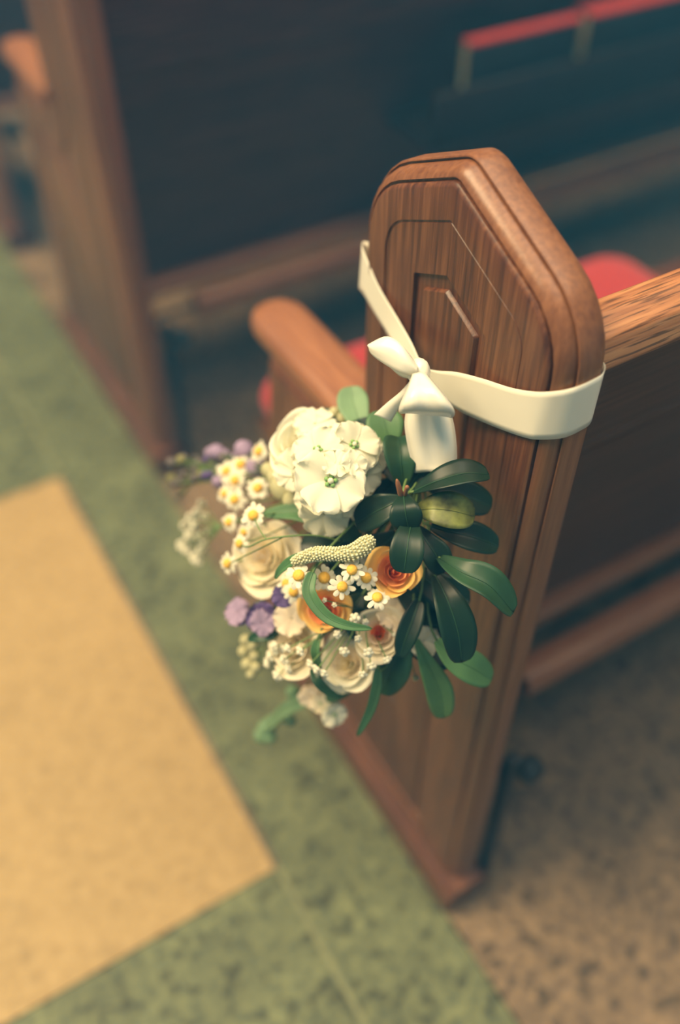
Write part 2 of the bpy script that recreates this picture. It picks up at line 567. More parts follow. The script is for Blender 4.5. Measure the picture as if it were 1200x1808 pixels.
PM['rack_front'] = box_mesh('rack_front', (0.58, -0.012, 0.532), (1.55, -0.0005, 0.628), 'rack', 0.003)

def build_pew(y0, label, kneeler, rack):
    root = tag(empty('church_pew', (0, y0, 0)), label, 'pew', 'wooden church pews in a row')
    for side in (0, 1):
        e = obj('end_panel', PM['end_panel'], root)
        pl = obj('plinth', PM['plinth'], e)
        ar = obj('armrest', PM['armrest'], e)
        if side:
            e.location.x = PEW_LEN
            e.scale.x = -1
        del pl, ar
    for nm in ('top_rail', 'backrest', 'bead_moulding', 'lower_rail', 'seat', 'seat_apron'):
        obj(nm, PM[nm], root)
    if kneeler:
        k = obj('kneeler', PM['kneeler'], root)
        obj('bracket_arm', PM['bracket_arm'], k)
        obj('pivot_rod', PM['pivot_rod'], k)
        obj('kneeler_bracket', PM['kneeler_bracket'], k)
        obj('bumper', PM['bumper'], k, (0.082, 0.032, 0.296))
    if rack:
        r = obj('book_rack', PM['rack_front'], root)
        obj('rack_shelf', PM['rack_shelf'], r)
    return root

build_pew(0.0, 'carved wooden pew with gabled end that the bouquet is tied to', True, False)
build_pew(PITCH_Y, 'dark wooden pew with hymnals in the rack on its back', True, True)
build_pew(2 * PITCH_Y, 'dark wooden pew beyond the pew that holds the hymnals', True, False)

# ------------------------------------------------------------------ seat cushions
def cushion(x0, x1, y0, label):
    pts = round_poly([(x0, 0.235), (x0, 0.648), (x1, 0.648), (x1, 0.235)], [0.02, 0.05, 0.05, 0.02], 8)
    n = len(pts)
    bm = bmesh.new()
    cx, cy = (x0 + x1) / 2, 0.44
    rows = []
    zs = [(0.012, 0.0), (0.0, 0.008), (-0.003, 0.02), (0.0, 0.034), (0.010, 0.043), (0.03, 0.047), (0.08, 0.05)]
    for ins, z in zs:
        row = []
        for x, y in pts:
            dx, dy = x - cx, y - cy
            hx, hy = (x1 - x0) / 2, 0.207
            fx, fy = (hx - ins) / hx, (hy - ins) / hy
            yy = cy + dy * fy
            row.append(bm.verts.new((cx + dx * fx, y0 + yy, 0.4135 + (yy - 0.615) * 0.034 * (1 if yy < 0.615 else 0) + z + 0.0)))
        rows.append(row)
    for a, b in zip(rows, rows[1:]):
        for k in range(n):
            bm.faces.new((a[k], a[(k + 1) % n], b[(k + 1) % n], b[k]))
    bm.faces.new(rows[0][::-1]); bm.faces.new(rows[-1])
    o = obj('seat_cushion', bm_mesh('seat_cushion', bm, 'red', smooth=True, angle=math.radians(60)))
    return tag(o, label, 'cushion', 'red seat cushions')

cushion(0.052, 0.745, 0.0, 'red cloth seat cushion on the pew with the bouquet')

# ------------------------------------------------------------------ hymnals
def hymnal(x0, x1, y0, y1, label):
    z0, z1 = 0.5445, 0.697
    e = tag(empty('hymnal', ((x0 + x1) / 2, PITCH_Y + (y0 + y1) / 2, z0)), label, 'book', 'hymnals in the pew rack')
    hx, hy, hz = (x1 - x0) / 2, (y1 - y0) / 2, z1 - z0
    obj('page_block', box_mesh('page_block', (-hx + 0.003, -hy + 0.003, 0.004), (hx - 0.003, hy - 0.003, hz - 0.004), 'page'), e)
    obj('cover_board', box_mesh('cover_board', (-hx, -hy, 0), (hx, -hy + 0.0028, hz - 0.004), 'book_board', 0.0006, 1), e)
    obj('cover_board', box_mesh('cover_board', (-hx, hy - 0.0028, 0), (hx, hy, hz - 0.004), 'book_board', 0.0006, 1), e)
    obj('spine', extrude_profile('spine', round_poly([(-hy, hz - 0.012), (-hy - 0.0006, hz), (hy + 0.0006, hz), (hy, hz - 0.012), (hy - 0.002, hz - 0.004), (-hy + 0.002, hz - 0.004)], [0.001, 0.006, 0.006, 0.001, 0.001, 0.001], 4), -hx, hx, 'book_spine'), e)
hymnal(0.655, 0.905, 0.004, 0.030, 'slim hymnal with red spine up in the pew rack')
hymnal(0.925, 1.180, 0.004, 0.052, 'thick hymnal with broad red spine up in the pew rack')

# ------------------------------------------------------------------ ribbon
def strip_mesh(name, A, B, mat='satin', across=8, along=5, bulge=0.0, thick=0.0007, bdir=None, gather=0.0):
    """satin strip between two edge polylines of equal length; bulge lifts its middle."""
    a = catmull(A, along); b = catmull(B, along)
    n = len(a)
    V, F = [], []
    for i in range(n):
        for k in range(across + 1):
            t = k / across
            p = a[i].lerp(b[i], t)
            if bulge or gather:
                d = bdir if bdir is not None else TOW
                h = bulge if not hasattr(bulge, '__len__') else bulge[0] + (bulge[1] - bulge[0]) * i / (n - 1)
                p = p + d * (h * math.sin(PI * t) + gather * math.sin(3 * PI * t) * math.sin(PI * i / (n - 1)) ** 0.5)
            V.append(p)
    w = across + 1
    for i in range(n - 1):
        for k in range(across):
            F.append((i * w + k, i * w + k + 1, (i + 1) * w + k + 1, (i + 1) * w + k))
    return mesh_from(name, V, F, mat)

def solid(o, t=0.0003):
    md = o.modifiers.new('thickness', 'SOLIDIFY')
    md.thickness = t
    md.offset = 0
    return o

ribbon = tag(empty('satin_ribbon', (-0.01, 0.15, 0.83)), 'cream satin ribbon tied in a bow around the pew end', 'ribbon')
RB = Vector((-0.01, 0.15, 0.83))

def rpart(name, me):
    for v in me.vertices:
        v.co = v.co - RB
    return solid(obj(name, me, ribbon))

# front piece towards the rear edge, then round it
topR = [(756, 652), (775, 655), (805, 657), (850, 668), (900, 684), (938, 691)]
botR = [(752, 668), (775, 697), (805, 722), (850, 744), (900, 764), (932, 774)]
xs_ = [-0.020, -0.017, -0.012, -0.006, -0.0030, -0.0025]
A = [onx(u, v, x) for (u, v), x in zip(topR, xs_)]
B = [onx(u, v, x) for (u, v), x in zip(botR, xs_)]

def to_pix(p):
    e = p - CAM
    dep = e.dot(FWD)
    return CX + FPX * e.dot(RIGHT) / dep, CY - FPX * e.dot(UP) / dep

def height_on(x, y, curve):
    """height at which the upright line through (x, y) meets an edge traced in the photograph."""
    best = None
    for i in range(400):
        z = 0.78 + i * 0.0004
        u, v = to_pix(Vector((x, y, z)))
        for (u0, v0), (u1, v1) in zip(curve, curve[1:]):
            if u0 <= u <= u1:
                e = abs(v - (v0 + (v1 - v0) * (u - u0) / (u1 - u0)))
                if best is None or e < best[0]:
                    best = (e, z)
    return best[1]

top_c = [(900, 684), (938, 691), (965, 692), (990, 690), (1015, 684), (1037, 675), (1051, 663), (1059, 650), (1090, 610)]
bot_c = [(900, 764), (932, 774), (960, 777), (990, 774), (1012, 767), (1030, 755), (1042, 738), (1053, 714), (1090, 650)]
for x, y in ((0.0000, 0.0365), (0.0060, 0.0295), (0.0125, 0.0252), (0.0190, 0.0238)):
    A.append(Vector((x, y, height_on(x, y, top_c)))); B.append(Vector((x, y, height_on(x, y, bot_c))))
za, zb = A[-1].z, B[-1].z
for x, y in ((0.0260, 0.0234), (0.0350, 0.0240), (0.0420, 0.0290), (0.0440, 0.038)):
    za += 0.001; zb += 0.001
    A.append(Vector((x, y, za))); B.append(Vector((x, y, zb)))
rpart('band', strip_mesh('band', A, B, bulge=0.0))

# piece towards the front edge of the post
rt = [(746, 650), (727, 606), (702, 562), (670, 508), (648, 458), (639, 428)]
rb = [(728, 660), (704, 624), (683, 588), (660, 551), (642, 520), (634, 508)]
xs_ = [-0.022, -0.015, -0.006, -0.002, 0.0015, 0.009]
A = [onx(u, v, x) for (u, v), x in zip(rt, xs_)]
B = [onx(u, v, x) for (u, v), x in zip(rb, xs_)]
za, zb = A[-1].z, B[-1].z
for x, y in ((0.018, 0.2835), (0.034, 0.2840), (0.0425, 0.278), (0.0440, 0.268)):
    A.append(Vector((x, y, za))); B.append(Vector((x, y, zb)))
rpart('band', strip_mesh('band_front', A, B, bulge=0.0))

K = bp(739, 657, 0.660)
def loop(name, pts_a, pts_b, **kw):
    return rpart(name, strip_mesh(name, [bp(*p) for p in pts_a], [bp(*p) for p in pts_b], **kw))
# small loop to the front
loop('bow_loop', [(738, 648, .655), (712, 612, .650), (684, 594, .655), (655, 605, .662), (649, 612, .668), (668, 622, .676), (705, 650, .674), (734, 658, .664)],
     [(736, 664, .655), (712, 660, .652), (690, 650, .656), (660, 630, .664), (652, 618, .670), (672, 632, .684), (706, 664, .682), (732, 668, .668)], bulge=0.004, across=8)
# broad loop hanging under the knot
loop('bow_loop', [(728, 660, .650), (716, 690, .640), (706, 714, .640), (704, 727, .648), (712, 728, .664), (726, 700, .672), (736, 668, .664)],
     [(752, 660, .650), (778, 690, .636), (799, 718, .636), (802, 733, .646), (792, 736, .664), (770, 705, .674), (746, 668, .664)], bulge=0.006, across=12, gather=0.0028)
# tails
loop('tail', [(734, 668, .674), (722, 705, .684), (714, 745, .690), (720, 790, .697), (732, 835, .702)],
     [(748, 668, .674), (784, 705, .682), (800, 745, .684), (806, 790, .688), (806, 830, .694)], bulge=0.006, across=10, gather=0.0035)
loop('tail', [(732, 662, .672), (708, 690, .680), (682, 712, .690), (660, 732, .700)],
     [(736, 672, .672), (722, 700, .680), (704, 722, .690), (690, 745, .700)], bulge=0.003)
# knot
kv, kf = ball((0, 0, 0), 0.0085, 16, 10, (1.0, 1.25, 0.8))
q = TOW.to_track_quat('Z', 'Y')
kv = [K + q @ (v + Vector((0, 0, 0.0006 * math.sin(v.x * 1500)))) for v in kv]
kme = mesh_from('knot', kv, kf, 'satin')
for v in kme.vertices:
    v.co = v.co - RB
obj('knot', kme, ribbon)

# ------------------------------------------------------------------ bouquet
BIND = onx(742, 800, -0.016)                 # where the stems are tied behind the bow
bouquet = tag(empty('bouquet', BIND), 'bouquet of white stock, cream and peach roses, chamomile and dark leaves', 'bouquet')
PXM = 1 / FPX

def rel(me):
    return me

def frame(n, up=None, spin=0.0):
    n = Vector(n).normalized()
    q = n.to_track_quat('Z', 'Y')
    return (q @ Quaternion((0, 0, 1), spin)).to_matrix().to_4x4()

def ndir(a, b, c=1.0):
    """normal given in picture terms: right, up, towards the viewer."""
    return (RIGHT * a + UP * b + TOW * c).normalized()

def part(name, me, mat4, parent=None):
    o = bpy.data.objects.new(name, me)
    COL.objects.link(o)
    if parent is None:
        o.parent = bouquet
        o.matrix_basis = Matrix.Translation(-BIND) @ mat4
    else:
        o.parent = parent
        o.matrix_basis = mat4
    return o

def stem_geo(mat4, r=0.0013, back=0.05):
    """stem in the local frame of a flower placed at mat4, running to the binding point."""
    inv = mat4.inverted()
    p3 = inv @ (BIND + Vector((random.uniform(-.004, .004), random.uniform(-.012, .012), random.uniform(-.01, .01))))
    p0 = Vector((0, 0, -0.002))
    d = p3.length
    p1 = Vector((0, 0, -min(back, d * 0.4)))
    p2 = p3.lerp(p1, 0.3)
    return tube(bez(p0, p1, p2, p3, 9), r, 6)

def petal_mesh(name, L, W, mat, cup=0.3, curl=0.0, ruffle=0.0, notch=0.0, base=0.25, nu=8, nv=7, seed=0, pointy=0.0):
    """petal from the origin along +Y, facing +Z."""
    rnd = random.Random(seed)
    ph = rnd.uniform(0, 6)
    V, F = [], []
    for i in range(nv + 1):
        t = i / nv
        w = W * (base + (1 - base) * math.sin(min(1, t * 1.25) * PI / 2)) * (1 if t < 0.7 else math.sqrt(max(0.0, 1 - ((t - 0.7) / 0.3) ** 2 * (0.80 + 0.18 * pointy))))
        for k in range(nu + 1):
            s = k / nu * 2 - 1
            x = s * w * 0.5
            y = L * t - notch * L * math.exp(-(s * 3) ** 2) * t ** 4 - (L * 0.12 * s * s * t ** 2)
            z = cup * W * (s * s) * 0.5 * (1 - 0.4 * t) + curl * L * t * t + ruffle * L * t * t * math.sin(s * 5 + ph) + ruffle * 0.6 * L * t ** 3 * math.sin(s * 11 + ph * 2)
            V.append((x, y, z))
    w_ = nu + 1
    for i in range(nv):
        for k in range(nu):
            F.append((i * w_ + k, i * w_ + k + 1, (i + 1) * w_ + k + 1, (i + 1) * w_ + k))
    return mesh_from(name, V, F, mat)

def shell_petal(name, R, f, mat, openness, seed):
    """a cupped rose petal: part of a bowl around the Z axis with a rolled lip."""
    rnd = random.Random(seed)
    b = R * (0.05 + 0.85 * f)
    span = math.radians(190 - 75 * f)
    top_z = R * (0.30 - 0.24 * f * openness)
    top_r = b * (0.80 + 0.34 * f * openness)
    nu, nv = 12, 9
    ph = rnd.uniform(0, 6)
    V, F = [], []
    for i in range(nv + 1):
        t = i / nv
        for k in range(nu + 1):
            s = k / nu * 2 - 1
            edge = abs(s) ** 2.2
            tt = t * (1 - 0.30 * edge)
            r = b * math.sin(min(1.0, 0.12 + tt * 1.0) * PI * 0.5) ** 0.8
            r = r + (top_r - b) * tt ** 3
            z = -R * 0.40 * (1 - tt) ** 1.4 + top_z * tt ** 1.2
            lip = max(0.0, tt - 0.78) / 0.22
            r += R * 0.10 * f * lip ** 2
            z -= R * 0.07 * f * lip ** 2
            z += R * 0.025 * math.sin(s * 4 + ph) * tt ** 2
            r *= 1 + 0.03 * math.sin(s * 6 + ph * 2) * tt - 0.05 * edge * (1 - f)
            a = s * span / 2 * (0.45 + 0.55 * math.sin(min(1, t * 1.2 + .15) * PI / 2))
            V.append((r * math.sin(a), r * math.cos(a), z))
    w = nu + 1
    for i in range(nv):
        for k in range(nu):
            F.append((i * w + k, i * w + k + 1, (i + 1) * w + k + 1, (i + 1) * w + k))
    return mesh_from(name, V, F, mat)

def rose(u, v, d, rpx, n, mats, label, petals=16, openness=1.0, seed=1, pointy=0.0, name='rose'):
    """nested cupped petals; mats from heart to rim."""
    rnd = random.Random(seed)
    R = rpx * d * PXM
    m4 = Matrix.Translation(bp(u, v, d)) @ frame(n, spin=rnd.uniform(0, 6))
    low = Matrix.Translation((0, 0, -R * 0.62)) 
    V, F = stem_geo(m4 @ low, 0.0019)
    V = [Vector(p) + Vector((0, 0, -R * 0.62)) for p in V]
    heart = merge([(V, F), ball((0, 0, -R * 0.55), R * 0.22, 10, 6, (1, 1, 0.8))])
    o = part(name, mesh_from(name + '_stem', *heart, 'stem'), m4)
    tag(o, label)
    nl = len(mats)
    for k in range(petals):
        f = k / (petals - 1)
        me = shell_petal('rose_petal', R, f, mats[min(nl - 1, int(f * nl))], openness, seed * 40 + k)
        mm = Matrix.Rotation(k * 2.39996 + rnd.uniform(-.2, .2), 4, 'Z') @ Matrix.Rotation(rnd.uniform(-.10, .06), 4, 'X') @ Matrix.Translation((0, 0, R * rnd.uniform(-.03, .03)))
        part('petal', me, mm, o)
    return o

def stock(u, v, d, rpx, n, seed, label=None, mat='white_petal', layers=3, eye=True, name='stock_floret'):
    rnd = random.Random(seed)
    R = rpx * d * PXM
    m4 = Matrix.Translation(bp(u, v, d)) @ frame(n, spin=rnd.uniform(0, 6))
    geo = [stem_geo(m4, 0.0012, 0.03)]
    o = part(name, mesh_from(name + '_stem', *merge(geo), 'stem'), m4)
    if label:
        tag(o, label)
    if eye:
        ge = []
        for k in range(5):
            a = k * 2 * PI / 5
            ge.append(ball((math.cos(a) * R * 0.13, math.sin(a) * R * 0.13, R * 0.075), R * 0.075, 6, 4))
        part('eye', mesh_from('eye', *merge(ge), 'eye'), Matrix.Identity(4), o)
        part('pistil', mesh_from('pistil', *ball((0, 0, R * 0.13), R * 0.09, 8, 6), 'white_petal'), Matrix.Identity(4), o)
    protos = [petal_mesh('stock_petal', R * 1.0, R * 1.30, mat, cup=0.06, curl=-0.16, ruffle=0.12, notch=0.05, base=0.20, seed=seed * 7 + j, nu=10, nv=8) for j in range(3)]
    for l in range(layers):
        cnt = (4, 5, 6)[l]
        for k in range(cnt):
            a = 2 * PI * (k + 0.5 * l) / cnt + rnd.uniform(-.18, .18)
            tilt = math.radians(rnd.uniform(8, 26) - 18 * l)
            mm = Matrix.Rotation(a, 4, 'Z') @ Matrix.Translation((0, R * 0.05, -R * 0.07 * l)) @ Matrix.Rotation(tilt, 4, 'X') @ Matrix.Rotation(rnd.uniform(-.25, .25), 4, 'Y') @ Matrix.Scale(rnd.uniform(.86, 1.02), 4)
            part('petal', protos[(k + l) % 3], mm, o)
    return o

def daisy(u, v, d, rpx, n, seed, lab=False):
    rnd = random.Random(seed)
    R = rpx * d * PXM
    m4 = Matrix.Translation(bp(u, v, d)) @ frame(n, spin=rnd.uniform(0, 6))
    o = part('chamomile', mesh_from('chamomile_stem', *merge([stem_geo(m4, 0.0007, 0.04), ball((0, 0, -R * .1), R * 0.33, 8, 5, (1, 1, .5))]), 'stem'), m4)
    dome = ball((0, 0, R * 0.04), R * 0.42, 12, 8, (1, 1, 0.75))
    part('flower_center', mesh_from('flower_center', *dome, 'yolk'), Matrix.Identity(4), o)
    V, F = [], []
    cnt = rnd.randint(9, 12)
    for k in range(cnt):
        a = 2 * PI * k / cnt + rnd.uniform(-.12, .12)
        L = R * rnd.uniform(0.45, 0.74); W = R * rnd.uniform(0.32, 0.46)
        dr = rnd.uniform(-0.55, 0.25)
        pr = []
        for i, (t, w) in enumerate(((0, .5), (.35, .9), (.7, 1), (.92, .7), (1.0, .3))):
            for s in (-1, 0, 1):
                pr.append(Vector((s * W * w / 2, R * 0.30 + L * t, R * 0.02 - 0.04 * R * s * s + dr * L * t * t)))
        rot = Matrix.Rotation(a, 3, 'Z')
        off = len(V)
        V += [rot @ p for p in pr]
        for i in range(4):
            for s in range(2):
                F.append((off + i * 3 + s, off + i * 3 + s + 1, off + i * 3 + s + 4, off + i * 3 + s + 3))
    part('petals', mesh_from('petals', V, F, 'white_petal'), Matrix.Identity(4), o)
    return o

def leaf(path, width, mat, face=(0, 0, 1), fold=0.18, tip=0.55, round_=0.5, seed=0, stem=True, label=None, wave=0.0, name='leaf'):
    """path: list of (u,v,d) along the midrib; width in pixels; face: side the blade looks to."""
    rnd = random.Random(seed)
    pts = catmull([bp(*p) for p in path], 7 if len(path) < 5 else 6)
    n = len(pts)
    dm = sum(p[2] for p in path) / len(path)
    W = width * dm * PXM
    f = ndir(*face)
    V, F = [], []
    nu = 8
    for i in range(n):
        t = i / (n - 1)
        tg = (pts[min(i + 1, n - 1)] - pts[max(i - 1, 0)]).normalized()
        side = tg.cross(f).normalized()
        nn = side.cross(tg).normalized()
        # obovate outline
        e = t ** tip
        w = W * 0.5 * max(0.03, math.sin(PI * min(1, e * 0.985 + 0.015)) ** round_)
        for k in range(nu + 1):
            s = k / nu * 2 - 1
            z = W * fold * (abs(s) ** 1.5) * (w / (W * .5)) + wave * W * math.sin(t * 7 + s * 2 + seed)
            rib = -0.014 * W if abs(s) < 0.01 else 0
            V.append(pts[i] + side * (s * w) + nn * (z + rib) - BIND)
    for i in range(n - 1):
        for k in range(nu):
            F.append((i * (nu + 1) + k, i * (nu + 1) + k + 1, (i + 1) * (nu + 1) + k + 1, (i + 1) * (nu + 1) + k))
    o = bpy.data.objects.new(name, mesh_from(name, V, F, mat))
    COL.objects.link(o)
    o.parent = bouquet
    solid(o, 0.0006)
    if label:
        tag(o, label)
    if stem:
        p0 = pts[0] - BIND
        d = (pts[0] - pts[1]).normalized()
        g = tube(bez(p0 + (pts[1] - pts[0]) * 0.4, p0 + d * 0.02, p0 * 0.4 + Vector((0.004, 0, 0)), Vector((rnd.uniform(-.004, .004), rnd.uniform(-.01, .01), 0)), 8), 0.0011, 6)
        st = bpy.data.objects.new('leaf_stalk', mesh_from('leaf_stalk', *g, 'stem'))
        COL.objects.link(st)
        st.parent = o
    rib = tube([p - BIND - f * 0 + f * 0.0002 for p in pts[:-1]], [0.0007 * (1 - 0.7 * i / n) for i in range(n - 1)], 5)
    rb_ = bpy.data.objects.new('midrib', mesh_from('midrib', *rib, 'leaf_mid' if mat == 'leaf_dark' else mat))
    COL.objects.link(rb_)
    rb_.parent = o
    return o

def bud_cluster(name, items, mat, label, seg=10, squash=1.0, stalk=0.0006, hub=None, lobed=False):
    """several small round buds on one branching stem: items (u,v,d,rpx)."""
    pos = [bp(u, v, d) for u, v, d, r in items]
    c = sum(pos, Vector()) / len(pos)
    h = bp(*hub) if hub else c.lerp(BIND, 0.25)
    g = [tube(bez(h - BIND, (h - BIND) * 0.7, (h - BIND) * 0.3, Vector((0, 0, 0)), 8), 0.0012, 6)]
    for p in pos:
        mid = p.lerp(h, 0.5) + Vector((0, 0, 0.002))
        g.append(tube([p - BIND, mid - BIND, h - BIND], stalk, 5))
    o = bpy.data.objects.new(name, mesh_from(name, *merge(g), 'stem'))
    COL.objects.link(o)
    o.parent = bouquet
    tag(o, label)
    for (u, v, d, r), p in zip(items, pos):
        R = r * d * PXM
        V, F = ball((0, 0, 0), R, seg, 7, (1, 1, squash))
        if lobed:
            gl = [ball((0, 0, R * 0.3), R * 0.5, 7, 5)]
            for q in range(5):
                an = q * 2 * PI / 5
                gl.append(ball((math.cos(an) * R * .6, math.sin(an) * R * .6, R * random.uniform(-.1, .2)), R * random.uniform(.42, .58), 7, 5, (1, 1, .7)))
            V, F = merge(gl)
        bo = bpy.data.objects.new('bud', mesh_from('bud', V, F, mat if isinstance(mat, str) else random.choice(mat)))
        COL.objects.link(bo)
        bo.parent = o
        bo.matrix_basis = Matrix.Translation(p - BIND) @ frame((p - h) if (p - h).length > 1e-4 else TOW)
    return o

# --- white stock and the big white rose at the top
rose(533, 782, 0.745, 66, ndir(-0.25, 0.45), ['white_petal', 'white_petal', 'white_petal'], 'full white rose at the top of the bouquet', petals=20, openness=0.8, seed=3)
stock(584, 850, 0.690, 64, ndir(-0.05, 0.10), 11, 'white stock floret with green eye facing outward')
stock(561, 796, 0.700, 50, ndir(-0.15, 0.35), 12)
stock(624, 786, 0.705, 50, ndir(0.30, 0.30), 13)
stock(640, 838, 0.715, 42, ndir(0.60, 0.0), 14)
stock(572, 908, 0.715, 46, ndir(-0.1, -0.55), 15, eye=False)
stock(520, 830, 0.735, 44, ndir(-0.55, 0.1), 16, eye=False)
stock(652, 868, 0.745, 40, ndir(0.7, -0.3), 17, mat='cream_petal', eye=False)
stock(602, 905, 0.735, 38, ndir(0.2, -0.6), 18, eye=False)
stock(556, 748, 0.745, 40, ndir(0.0, 0.8), 19, eye=False)
stock(645, 800, 0.730, 30, ndir(0.8, 0.4), 20, eye=False)

for i_, (u, v, d, r, a, b) in enumerate(((604, 766, .712, 28, .1, .5), (655, 786, .722, 24, .6, .4), (545, 838, .712, 34, -.3, .1), (612, 884, .708, 34, .2, -.3), (664, 812, .725, 26, .8, .1),
                                         (592, 818, .690, 28, .0, .3), (640, 770, .728, 22, .4, .7), (545, 880, .722, 30, -.4, -.2), (625, 820, .690, 26, .3, .2))):
    stock(u, v, d, r, ndir(a, b), 60 + i_, eye=False, layers=2)

# --- cream rose on the left, blush and peach roses below
rose(464, 985, 0.775, 70, ndir(-0.5, 0.15), ['blush_petal', 'cream_petal', 'cream_petal'], 'open cream rose with pointed petals', petals=15, openness=0.95, seed=5, pointy=0.5)
rose(696, 1010, 0.700, 52, ndir(0.25, 0.15), ['orange_petal', 'peach_petal', 'yellow_petal'], 'peach rose half covered by a dark leaf', petals=15, openness=0.85, seed=6, pointy=0.3)
rose(574, 1076, 0.735, 50, ndir(-0.1, 0.0), ['orange_petal', 'peach_petal', 'yellow_petal'], 'yellow edged peach rose behind chamomile', petals=14, openness=0.85, seed=8, pointy=0.3)
rose(518, 1142, 0.765, 60, ndir(-0.45, 0.2), ['blush_petal', 'blush_petal', 'cream_petal'], 'blush rose with broad pale petals', petals=13, openness=1.0, seed=9, pointy=0.4)
rose(668, 1120, 0.730, 52, ndir(-0.1, 0.25), ['orange_petal', 'blush_petal', 'cream_petal'], 'cream rose with an orange heart', petals=15, openness=0.95, seed=10)
rose(612, 1172, 0.755, 54, ndir(-0.25, 0.2), ['cream_petal', 'blush_petal', 'white_petal'], 'pale ruffled rose at the foot of the bouquet', petals=14, openness=1.0, seed=14)
stock(748, 1132, 0.735, 32, ndir(0.3, -0.2), 31, mat='cream_petal', eye=False)
stock(600, 1200, 0.775, 30, ndir(0.0, -0.6), 32, mat='white_petal', eye=False)
stock(515, 1092, 0.765, 36, ndir(-0.2, 0.4), 33, mat='blush_petal', eye=False, layers=1)
stock(690, 1085, 0.735, 34, ndir(0.3, 0.5), 34, mat='blush_petal', eye=False, layers=1)
stock(548, 1232, 0.830, 22, ndir(-0.3, -0.4), 35, mat='blush_petal', eye=False)
stock(590, 1262, 0.820, 24, ndir(0.1, -0.3), 36, mat='white_petal')
stock(566, 1242, 0.825, 18, ndir(-0.2, -0.2), 37, mat='cream_petal')

# --- chamomile
DA = [(447, 910, .735, 24, (-.3, .1)), (423, 960, .750, 20, (-.8, -.1)), (402, 995, .775, 22, (-.9, -.1)), (455, 862, .800, 22, (-.1, .35)),
      (457, 797, .830, 22, (-.8, .3)), (400, 832, .850, 22, (-.6, .2)), (424, 820, .850, 22, (-.2, .4)), (415, 848, .845, 22, (-.4, .1)),
      (414, 882, .830, 22, (-.3, .2)), (396, 872, .840, 18, (-.6, 0)), (404, 922, .810, 20, (-.8, .1)), (430, 940, .780, 16, (-.5, -.2)),
      (527, 1016, .690, 26, (-.15, .25)), (572, 1020, .700, 26, (.0, .15)), (604, 1036, .685, 24, (.25, .0)), (621, 1006, .680, 24, (.2, .2)),
      (646, 1020, .690, 24, (.2, .1)), (666, 1055, .690, 24, (.1, .5)), (518, 1045, .735, 22, (-.2, 0)), (505, 1030, .740, 20, (-.6, .2))]
for i, (u, v, d, r, (a, b)) in enumerate(DA):
    daisy(u, v, d, r, ndir(a, b), 100 + i)

# fine branching chamomile stalk in front of the cream rose
br = merge([tube([p - BIND for p in catmull([bp(*q) for q in pts], 6)], r, 6) for pts, r in (
    ([(600, 955, .725), (560, 946, .715), (520, 946, .712), (470, 952, .712), (440, 965, .725), (425, 962, .745)], 0.0007),
    ([(470, 952, .712), (458, 935, .718), (449, 915, .730)], 0.0006),
    ([(500, 948, .712), (460, 968, .722), (425, 985, .745), (404, 996, .770)], 0.0006))])
o = bpy.data.objects.new('chamomile_branch', mesh_from('chamomile_branch', *br, 'stem'))
COL.objects.link(o); o.parent = bouquet

# --- beaded white spike
def spike(path, widths, label, mat='bead'):
    pts = catmull([bp(*p) for p in path], 8)
    n = len(pts)
    core_r = []
    for i in range(n):
        t = i / (n - 1) * (len(widths) - 1)
        a = int(min(t, len(widths) - 2))
        core_r.append((widths[a] + (widths[a + 1] - widths[a]) * (t - a)) * path[0][2] * PXM)
    o = bpy.data.objects.new('flower_spike', mesh_from('flower_spike', *tube([p - BIND for p in pts], [r * .9 for r in core_r], 8), 'pale_bud'))
    COL.objects.link(o); o.parent = bouquet
    tag(o, label)
    beads = []
    L = 0
    acc = 0
    step = 0.0023
    u = TOW.copy()
    k = 0
    for i in range(1, n):
        seg = pts[i] - pts[i - 1]
        L = seg.length
        tg = seg.normalized()
        while acc < L:
            p = pts[i - 1] + tg * acc
            r = core_r[i]
            a1 = (u - tg * u.dot(tg)).normalized(); a2 = tg.cross(a1)
            cnt = max(6, int(2 * PI * r / 0.0024))
            for j in range(cnt):
                an = 2 * PI * (j + 0.5 * (k % 2)) / cnt + random.uniform(-.12, .12)
                beads.append(ball(p + (a1 * math.cos(an) + a2 * math.sin(an)) * r - BIND, 0.00105 * random.uniform(.8, 1.15), 5, 4))
            k += 1
            acc += step
        acc -= L
    b = bpy.data.objects.new('spike_buds', mesh_from('spike_buds', *merge(beads), mat))
    COL.objects.link(b); b.parent = o
    tag(b, kind='stuff')
spike([(518, 992, .694), (535, 985, .690), (560, 978, .684), (595, 978, .680), (622, 976, .678), (645, 962, .680), (654, 950, .684)], [6, 10, 12, 11, 14, 15, 9], 'beaded greenish white flower spike arching over the chamomile')
leaf([(535, 984, .692), (512, 993, .697), (494, 1008, .705), (486, 1022, .712)], 20, 'leaf_light', (-.2, .3), stem=False, tip=0.4, label='green tapering end of the spike')

# --- purple and lilac flowers
stock(418, 1080, 0.790, 26, ndir(-0.6, 0.3), 41, mat='lilac_petal', eye=False, label='lilac sweet pea bud at the edge', name='sweet_pea', layers=2)
stock(466, 1092, 0.780, 36, ndir(-0.2, -0.3), 42, mat='purple_petal', eye=False, label='purple sweet pea with broad petals', name='sweet_pea', layers=1)
stock(462, 1100, 0.772, 26, ndir(-0.3, -0.2), 43, mat='lilac_petal', eye=False, name='sweet_pea', layers=1)
stock(500, 1052, 0.745, 24, ndir(-0.2, 0.1), 44, mat='purple_petal', eye=False, name='sweet_pea', layers=1)
bud_cluster('lilac_buds', [(430, 794, .86, 18), (382, 798, .88, 15), (372, 800, .89, 12), (396, 802, .88, 10), (385, 850, .86, 12), (450, 825, .85, 18), (415, 808, .87, 9)], 'lilac_petal', 'round lilac buds above the chamomile', hub=(470, 830, .83))
rnd = random.Random(5)
